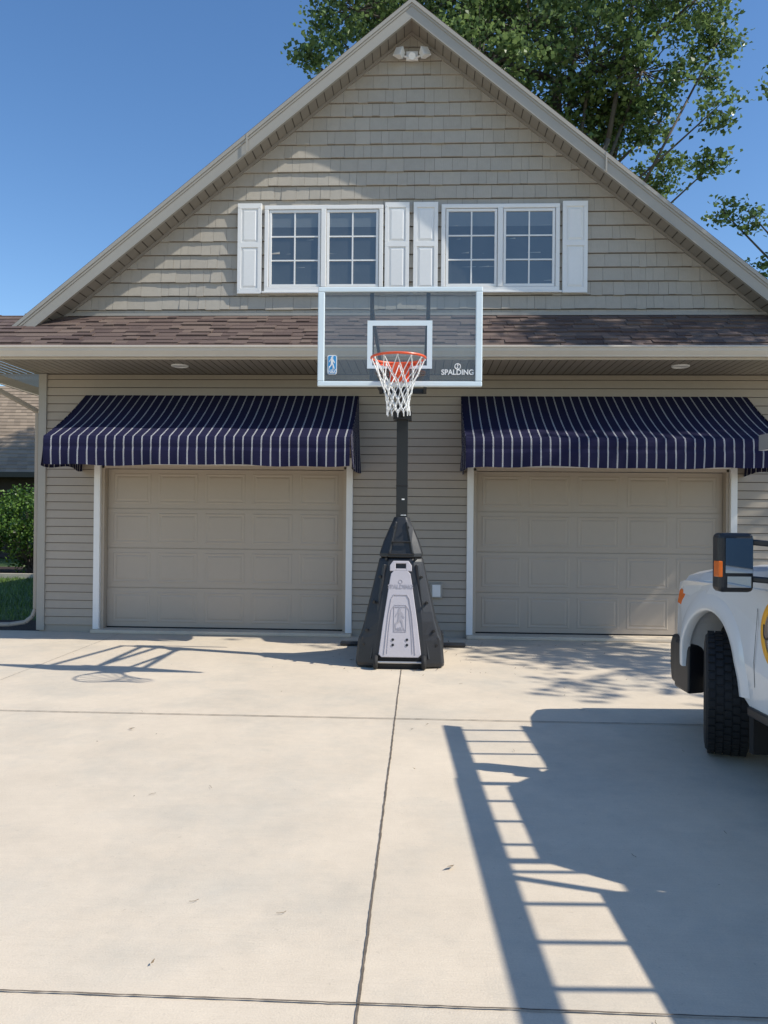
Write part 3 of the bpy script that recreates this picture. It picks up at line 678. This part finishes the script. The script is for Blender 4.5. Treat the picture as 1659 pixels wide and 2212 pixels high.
for sg in(-1,1):
    b=MB()
    N_=30; vs=[]
    for i in range(N_+1):
        a=math.radians(4+172*i/N_); c,s_=math.cos(a),math.sin(a)
        yy=.6*c; zz=.47+.6*s_
        tk=1-.13*max(0,(yy-.35)/.6)**2-.035*max(0,(zz-.75)/.5)-.02*max(0,(.75-zz)/.4)
        for rr,xx in((.508,.95),(.512,1.004),(.525,1.012),(.560,1.009),(.61,.996),(.66,.975)):
            vs.append((sg*xx*tk,rr*c,.47+rr*s_))
    n=6; b.add(vs,[(i*n+j,i*n+j+1,(i+1)*n+j+1,(i+1)*n+j) for i in range(N_) for j in range(n-1)])
    b.obj('fender_flare','truck',truck,smooth=True)
    b=MB(); b.bar((sg*.965,-.62,.44),(sg*.965,-2.4,.44),.06,.06); b.obj('side_step','blackplastic',truck,bevel=.01)
b=MB()
b.box(-.66,.66,-4.8,.8,.45,.62); b.box(-.70,.70,-.5,.5,.4,1.0)
for sg in(-1,1):
    b.box(min(sg*.60,sg*.72),max(sg*.60,sg*.72),-.62,.62,.42,1.08)
    b.box(min(sg*.62,sg*.97),max(sg*.62,sg*.97),-.66,-.60,.18,.62)
b.obj('chassis','dark',truck)
for sg in(-1,1):
    for y in(-.70,-2.2):
        b=MB(); pr=[(.60,.9838),(.75,.9912),(1.08,.9685)]; vs=[]
        for z_,x_ in pr:
            vs+=[(sg*x_,y-.003,z_),(sg*x_,y+.003,z_)]
        b.add(vs,[(0,1,3,2),(2,3,5,4)]); b.obj('door_gap','dark',truck,fixn=False)
    b=MB(); b.box(min(sg*.98,sg*1.01),max(sg*.98,sg*1.01),-2.12,-1.94,1.0,1.04); b.obj('door_handle','blackplastic',truck,bevel=.006)
def onside(y,z,sg): return (sg*(.93-(.93-.68)*(z-1.28)/.60+.012),y,z)
for sg in(-1,1):
    b=MB(); q=[(-.98,1.31),(-1.40,1.80),(-2.24,1.80),(-2.30,1.31)]; b.add([onside(y,z,sg) for y,z in q],[(0,1,2,3)]); b.obj('side_window','tglass',truck,fixn=False)
b=MB(); b.add([(-.84,-.795,1.335),(.84,-.795,1.335),(.63,-1.275,1.86),(-.63,-1.275,1.86)],[(0,1,2,3)]); b.obj('windshield','tglass',truck,fixn=False)
b=MB(); b.add([(-.7,-2.435,1.35),(.7,-2.435,1.35),(.58,-2.40,1.8),(-.58,-2.40,1.8)],[(0,1,2,3)]); b.obj('rear_window','tglass',truck,fixn=False)
b=MB(); pts=[(.80,.30),(1.0,.32),(1.03,.45),(1.03,.62),(.98,.70),(.82,.70)]
b.prismX(pts,-.92,.92)
for sg in(-1,1): b.box(min(sg*.80,sg*.95),max(sg*.80,sg*.95),.56,.86,.30,.68)
for i,(x,y,z) in enumerate(b.v):
    b.v[i]=(x,y-.10*(abs(x)/.95)**4,z)
b.obj('bumper','blackplastic',truck,bevel=.025,segs=3)
b=MB(); b.box(-.55,.55,.92,.97,.74,1.04); b.obj('grille','blackplastic',truck,bevel=.01)
for sg in(-1,1):
    b=MB(); b.add([(sg*.58,.955,.76),(sg*.83,.90,.76),(sg*.875,.76,.80),(sg*.58,.945,1.05),(sg*.82,.89,1.06),(sg*.885,.70,1.04),(sg*.58,.80,.76),(sg*.58,.80,1.05)],[(0,1,4,3),(1,2,5,4),(3,4,5,7),(0,6,2,1),(0,3,7,6)]); b.obj('headlight','lens',truck)
    b=MB(); b.add([(sg*.87,.68,.93),(sg*.885,.84,.95),(sg*.875,.82,1.07),(sg*.865,.68,1.08),(sg*.90,.69,.935),(sg*.905,.82,.96),(sg*.895,.80,1.06),(sg*.892,.69,1.07)],[(4,5,6,7),(0,1,5,4),(1,2,6,5),(2,3,7,6),(3,0,4,7)]); b.obj('turn_signal','amber',truck,bevel=.006)
for sg in(-1,1):
    b=MB(); xs=sorted((sg*1.06,sg*1.27)); b.box(xs[0],xs[1],-.86,-.74,1.19,1.54)
    mo=b.obj('wing_mirror','blackplastic',truck,bevel=.03,segs=3)
    gx0=min(sg*1.075,sg*1.235); gx1=max(sg*1.075,sg*1.235)
    b=MB(); b.box(gx0,gx1,-.866,-.858,1.305,1.51); b.obj('mirror_glass','mirror',mo)
    b=MB(); b.box(gx0+.01,gx1-.01,-.867,-.858,1.22,1.285); b.obj('convex_mirror','mirror',mo)
    b=MB(); b.box(min(sg*1.25,sg*1.275),max(sg*1.25,sg*1.275),-.862,-.79,1.28,1.375); b.obj('signal_lens','amber',mo,bevel=.004)
    b=MB(); b.bar((sg*1.1,-.80,1.49),(sg*.88,-.92,1.47),.04,.035); b.bar((sg*1.1,-.80,1.27),(sg*.92,-.92,1.26),.04,.035); b.box(min(sg*.9,sg*.97),max(sg*.9,sg*.97),-1.0,-.86,1.22,1.5); b.obj('mirror_arm','blackplastic',mo,bevel=.008)
b=MB()
for sg in(-1,1):
    pts=[(-4.95,1.36),(-4.95,.52),(-4.10,.52)]+[(-3.56+.53*math.cos(math.radians(a)),.47+.53*math.sin(math.radians(a))) for a in range(172,7,-10)]+[(-3.0,.52),(-2.50,.52),(-2.50,1.36)]
    b.prismX(pts,min(sg*.62,sg*.99),max(sg*.62,sg*.99))
b.box(-.62,.62,-4.95,-2.5,.62,.75); b.box(-.62,.62,-4.95,-4.9,.75,1.30); b.box(-.62,.62,-2.56,-2.5,.75,1.36)
box=b.obj('utility_box','truck',truck,bevel=.012)
for sg in(-1,1):
    for y0,y1,z0,z1 in((-3.0,-2.56,.60,1.30),(-4.05,-3.06,1.04,1.30),(-4.9,-4.12,.60,1.30)):
        b=MB(); b.box(min(sg*.988,sg*1.0),max(sg*.988,sg*1.0),y0,y1,z0,z1); b.obj('tool_compartment_door','truck',box,bevel=.005)
b=MB()
for y in(-1.32,-2.42,-4.5): b.bar((-.76,y,2.07),(.86,y,2.07),.05,.05)
for sg in(-1,1):
    b.bar((sg*.672,-1.25,2.14),(sg*.672,-4.85,2.14),.03,.08)
    for y in(-2.58,-4.5): b.bar((sg*.75,y,1.36),(sg*.68,y,2.1),.04,.04)
b.obj('ladder_rack','blacksteel',truck,bevel=.004)
def wheel(x,y,steer,sg):
    W=Matrix.Translation((x,y,.42))@Matrix.Rotation(steer,4,'Z')
    e=bpy.data.objects.new('wheel',None); COL.objects.link(e); e.parent=truck; e['_local']=1; e.matrix_basis=W
    b=MB(); prof=[(-.11,.23),(-.13,.27),(-.142,.34),(-.135,.385),(-.115,.408),(.115,.408),(.135,.385),(.142,.34),(.13,.27),(.11,.23)]
    b.lathe(prof,(0,0,0),56)
    for i in range(44):
        a=2*math.pi*i/44
        for j,xx in enumerate((-.10,-.05,0,.05,.10)):
            aa=a+(.07 if j%2 else 0)
            b.X=Matrix.Rotation(aa,4,'X'); b.box(xx-.021,xx+.021,-.021,.021,.404,.418)
    b.obj('tyre','tyre',e)
    b=MB(); b.lathe([(-.11,.235),(-.112,.225),(-.05*1,.20),(-.03,.10),(-.07,.07),(-.07,0)] if sg<0 else [(.11,.235),(.112,.225),(.05,.20),(.03,.10),(.07,.07),(.07,0)],(0,0,0),40)
    b.obj('rim','rim',e,smooth=True)
    b=MB(); b.cyl((-.09,0,0),(.09,0,0),.14,n=20); b.obj('hub','dark',e)
ST=math.radians(-21)
wheel(-.86,0,ST,-1); wheel(.86,0,ST,1); wheel(-.86,-3.56,0,-1); wheel(.86,-3.56,0,1)
b=MB(); b.torus((-.984,-.985,.95),.19,.024,'x',N=40,n=8,flat=.2); b.obj('door_decal','yellow',truck)
text('United',.13,Matrix.Translation((-.988,-.985,.95))@Matrix.Rotation(math.radians(-90),4,'Z')@FRONT,'blacksteel','lettering',truck,.001)
lad=MB()
lx0,lx1=-.645,-.04
for x in(lx0,lx1): lad.box(x,x+.03,-5.2,0,2.105,2.20); lad.box(x-.0,x+.045,-5.2,0,2.1,2.1045); lad.box(x-.0,x+.045,-5.2,0,2.2005,2.207)
y=-.12
while y>-5.1: lad.cyl((lx0+.03,y,2.152),(lx1,y,2.152),.016,n=10); y-=.305
RT=Matrix.Translation((3.48,-5.10,0))@Matrix.Rotation(TA,4,'Z')
lad.v=[tuple(RT@Vector(p)) for p in lad.v]
lo_=lad.obj('ladder','alu'); lo_['label']='long aluminium extension ladder lying on a truck roof rack'; lo_['category']='ladder'
# ------------------------------------------------------------------ trees
def leafmesh(points,size,mname,name,parent,label=None,flat=.45):
    n=len(points); P=np.array(points)
    nx=rng.normal(0,1,(n,3)); nx[:,2]=np.abs(nx[:,2])*1.1+.25; nx/=np.linalg.norm(nx,axis=1)[:,None]
    t=rng.normal(0,1,(n,3)); t-= (t*nx).sum(1)[:,None]*nx; t/=np.linalg.norm(t,axis=1)[:,None]; bt=np.cross(nx,t)
    s=size*rng.uniform(.6,1.25,n)[:,None]
    a=P-t*s*.5; c=P+t*s*.5-nx*s*.12; l=P+bt*s*.42+nx*s*.10+t*s*.08; r=P-bt*s*.42+nx*s*.10+t*s*.08
    V=np.stack([a,r,c,l],1).reshape(-1,3)
    me=bpy.data.meshes.new(name); me.vertices.add(4*n); me.vertices.foreach_set('co',V.ravel())
    me.loops.add(4*n); me.loops.foreach_set('vertex_index',np.arange(4*n,dtype=np.int32)); me.polygons.add(n)
    me.polygons.foreach_set('loop_start',np.arange(0,4*n,4,dtype=np.int32)); me.update(calc_edges=True); me.validate()
    at=me.attributes.new('tint','FLOAT','FACE'); at.data.foreach_set('value',rng.uniform(0,1,n).astype(np.float32))
    me.materials.append(M[mname]); o=bpy.data.objects.new(name,me); COL.objects.link(o)
    if parent: o.parent=parent; o.matrix_parent_inverse=world_of(parent).inverted()
    if label:o['label']=label
    return o
def tree(base,trunk_top,clumps,label,lsize=.17,dens=14,per=45,tr=.32,spread=.24):
    e=root('maple_tree',base,label,'tree')
    b=MB(); base=Vector(base); tt=Vector(trunk_top); pts=[]
    n=8; path=[base.lerp(tt,i/n)+Vector((random.uniform(-.1,.1)*(0<i<n),random.uniform(-.1,.1)*(0<i<n),0)) for i in range(n+1)]
    b.tube(path,[tr*(1.25 if i==0 else 1-.6*i/n) for i in range(n+1)],12)
    for (cx,cy,cz,r) in clumps:
        c=Vector((cx,cy,cz)); s=path[random.choice([n//2,n//2+1,n-2,n-1,n])]
        if s.z>c.z-.3: s=path[n//2]
        mid=s.lerp(c,.5)+Vector((random.uniform(-.4,.4),random.uniform(-.4,.4),-.3*random.random()*r))
        k=max(.035,.03*r+.02)
        b.tube([s,s.lerp(mid,.5)+Vector((0,0,-.1)),mid,mid.lerp(c,.6),c],[k*1.6,k*1.3,k,k*.75,k*.5],7)
        for i in range(int(dens*r*r)+4):
            d=Vector(rng.normal(0,1,3)).normalized(); q=c+Vector((d.x*r,d.y*r,d.z*r*.8))*(rng.uniform(.25,1)**.55)
            st=c.lerp(q,random.uniform(0,.3)) ; b.tube([st,st.lerp(q,.55)+Vector((0,0,.08)),q],[k*.32,k*.2,.008],4)
            m=int(per*rng.uniform(.4,1.3)); o=rng.normal(0,1,(m,3))*np.array([spread,spread,spread*.55])
            pts.append(np.array(q)+o)
    t=b.obj('trunk','bark',e,smooth=True,fixn=False)
    leafmesh(np.concatenate(pts),lsize,'leaf','crown',e)
TY=13
c1=[(-1.5,15.9,1.35),(-2.75,14.45,.5),(-2.3,15.2,.8),(-1.0,16.9,1.5),(-2.3,16.5,.8),(1.75,16.5,1.9),(3.4,15.6,1.9),(4.5,16.7,1.8),(6.3,16.3,1.8),(7.95,15.9,1.25),(8.75,15.1,.75),(9.5,15.2,.4),(5.2,14.5,1.6),(6.6,14.2,1.45),(7.5,13.4,.9),(6.2,13.0,1.25),(7.1,12.0,.7),(7.9,12.2,.75),(8.5,12.9,.55),(8.6,11.6,.4),
    (2.2,18.6,2.3),(5.2,19,2.3),(0,17.7,1.9),(7.4,17.9,1.6),(4,13,2.0),(2,14,2.0),(-.2,15.4,1.5),(5.4,13.2,1.2)]
tree((4.2,TY,-.03),(4.4,TY,14.5),[(x,TY+random.uniform(-1.6,1.6),z,r) for x,z,r in c1],'tall green leafy maple rising behind the garage roof',tr=.38,dens=16,lsize=.155,per=50,spread=.22)
c2=[(10.7,14.1,.75),(11.9,13.6,1.0),(9.2,10.6,.4),(9.9,10.2,.45),(10.9,9.2,.7),(12.4,10.6,1.1),(14,12.5,2),(15,15,2.0),(14.8,10.5,2),(10.9,8.0,.8),(12.4,8.6,1.4)]
tree((13.6,TY+1,-.03),(13.6,TY+1,12),[(x,TY+random.uniform(-1,1),z,r) for x,z,r in c2],'green leafy maple beside the garage, branches reaching over the roof',tr=.3,lsize=.15,per=42,dens=12,spread=.2)
c3=[(11.0,-4.2,8.4,1.4),(12.6,-3.6,8.6,1.5),(11.6,-3.6,6.9,1.3),(10.2,-3.4,7.7,.8),(13.4,-4.4,7.2,1.4),(12,-2.6,9.6,1.2),(10.4,-2.6,9.0,.8),
    (9.5,-2.4,10.5,1.1),(10.5,-2.5,11.3,1.2),(8.6,-2.0,10.0,.7),(11.4,-2.4,11.0,1.2),(9.6,-2.2,12.0,.7)]
tree((12.2,-3.8,-.03),(12.2,-3.8,7.5),c3,'leafy maple standing at the edge of the driveway',dens=9,per=32,tr=.2,lsize=.16)
def shrub(cx,cy,r,h,label):
    e=root('shrub',(cx,cy,0),label,'shrub',group='shrubs in the bed beyond the lawn'); pts=[]
    b=MB()
    for i in range(190):
        d=Vector(rng.normal(0,1,3)).normalized(); rr=rng.uniform(.55,1.0)
        q=Vector((cx+d.x*r*rr,cy+d.y*r*rr,h*.52+d.z*h*.46*rr)); pts.append(np.array(q)+rng.normal(0,1,(45,3))*.11)
        if i%6==0: b.tube([(cx+random.uniform(-.1,.1),cy+random.uniform(-.1,.1),-.02),((cx+q.x)/2,(cy+q.y)/2,q.z*.5),q],[.03,.02,.006],5)
    b.obj('stem','bark',e); leafmesh(np.concatenate(pts),.085,'leaf2','foliage',e)
shrub(-9.9,10.4,1.25,2.4,'dense rounded green shrub in a mulch bed'); shrub(-11.9,10.6,1.25,2.2,'dense rounded green shrub in a mulch bed')
shrub(-8.0,10.8,1.1,1.9,'dense rounded green shrub in a mulch bed')
# ------------------------------------------------------------------ neighbour house
nh=root('neighbour_house',(-18,20,0),'neighbouring brick house with tan hip roof','house')
b=MB(); b.box(-26,-10.5,17.5,27,0,3.0); b.obj('wall','darkwall',nh)
b=MB()
e0=(-26.8,16.6,3.0);e1=(-9.7,16.6,3.0);r0=(-21,22.2,7.0);r1=(-14.8,22.2,6.9)
rows=26
def lerp(a,c,t): return tuple(a[i]+(c[i]-a[i])*t for i in range(3))
for k in range(rows):
    a0,a1=lerp(e0,r0,k/rows),lerp(e1,r1,k/rows); c0,c1_=lerp(e0,r0,(k+1)/rows),lerp(e1,r1,(k+1)/rows); m=44
    for j in range(m):
        p=lerp(a0,a1,j/m);q=lerp(a0,a1,(j+1)/m);rr_=lerp(c0,c1_,(j+1)/m);s_=lerp(c0,c1_,j/m); u=.03
        b.add([(p[0],p[1],p[2]+u),(q[0],q[1],q[2]+u),rr_,s_,p,q],[(0,1,2,3),(4,5,1,0)],tint=random.random())
b.add([e1,(-9.7,27.8,3.0),r1],[(0,1,2)]); b.add([e0,(-26.8,27.8,3.0),r0],[(0,1,2)]); b.add([(-26.8,27.8,3.0),(-9.7,27.8,3.0),r1,r0],[(0,1,2,3)])
b.obj('roof','neighbour_roof',nh,fixn=False)
b=MB(); b.box(-26.8,-9.7,16.5,16.6,2.86,3.04); b.box(-26.8,-9.7,16.6,27.8,2.9,2.98); b.obj('gutter','blacksteel',nh)
for x in(-24,-20,-16,-13.2):
    b=MB(); b.box(x-.5,x+.5,17.46,17.5,1.0,2.3); b.obj('window','tglass',nh)
# ------------------------------------------------------------------ light, sky, camera
sd=Vector((2.95,-.78,3.01)).normalized()
L_=bpy.data.lights.new('sun','SUN'); L_.energy=5.0; L_.angle=math.radians(.53); L_.color=(1,.95,.845)
lo=bpy.data.objects.new('sun',L_); lo.rotation_euler=sd.to_track_quat('Z','Y').to_euler(); lo.location=(20,-10,25); COL.objects.link(lo)
w=bpy.data.worlds.new('World'); scene.world=w; w.use_nodes=True; nt=w.node_tree
sk=nt.nodes.new('ShaderNodeTexSky'); sk.sky_type='NISHITA'; sk.sun_disc=False
sk.sun_elevation=math.asin(sd.z); sk.sun_rotation=math.atan2(sd.x,sd.y); sk.air_density=1.0; sk.dust_density=.3; sk.ozone_density=2.0
hs=nt.nodes.new('ShaderNodeHueSaturation'); hs.inputs['Saturation'].default_value=1.20; hs.inputs['Value'].default_value=1.30; hs.inputs['Hue'].default_value=.503
bg=nt.nodes['Background']; nt.links.new(sk.outputs[0],hs.inputs['Color']); nt.links.new(hs.outputs[0],bg.inputs[0]); bg.inputs[1].default_value=.132
cam=bpy.data.cameras.new('camera'); co=bpy.data.objects.new('camera',cam); COL.objects.link(co)
cam.sensor_fit='VERTICAL'; cam.sensor_height=36; cam.sensor_width=27; cam.lens=36*1740/2212; cam.clip_end=2000; cam.clip_start=.05
co.matrix_world=Matrix.Translation((.49,-10.84,1.62))@Matrix.Rotation(math.radians(2.6),4,'Z')@Matrix.Rotation(math.radians(90.3),4,'X')@Matrix.Rotation(math.radians(.54),4,'Z')
scene.camera=co
scene.view_settings.view_transform='Standard'; scene.view_settings.look='None'; scene.view_settings.exposure=0; scene.view_settings.gamma=1
for o in bpy.data.objects:
    if '_local' in o.keys(): del o['_local']
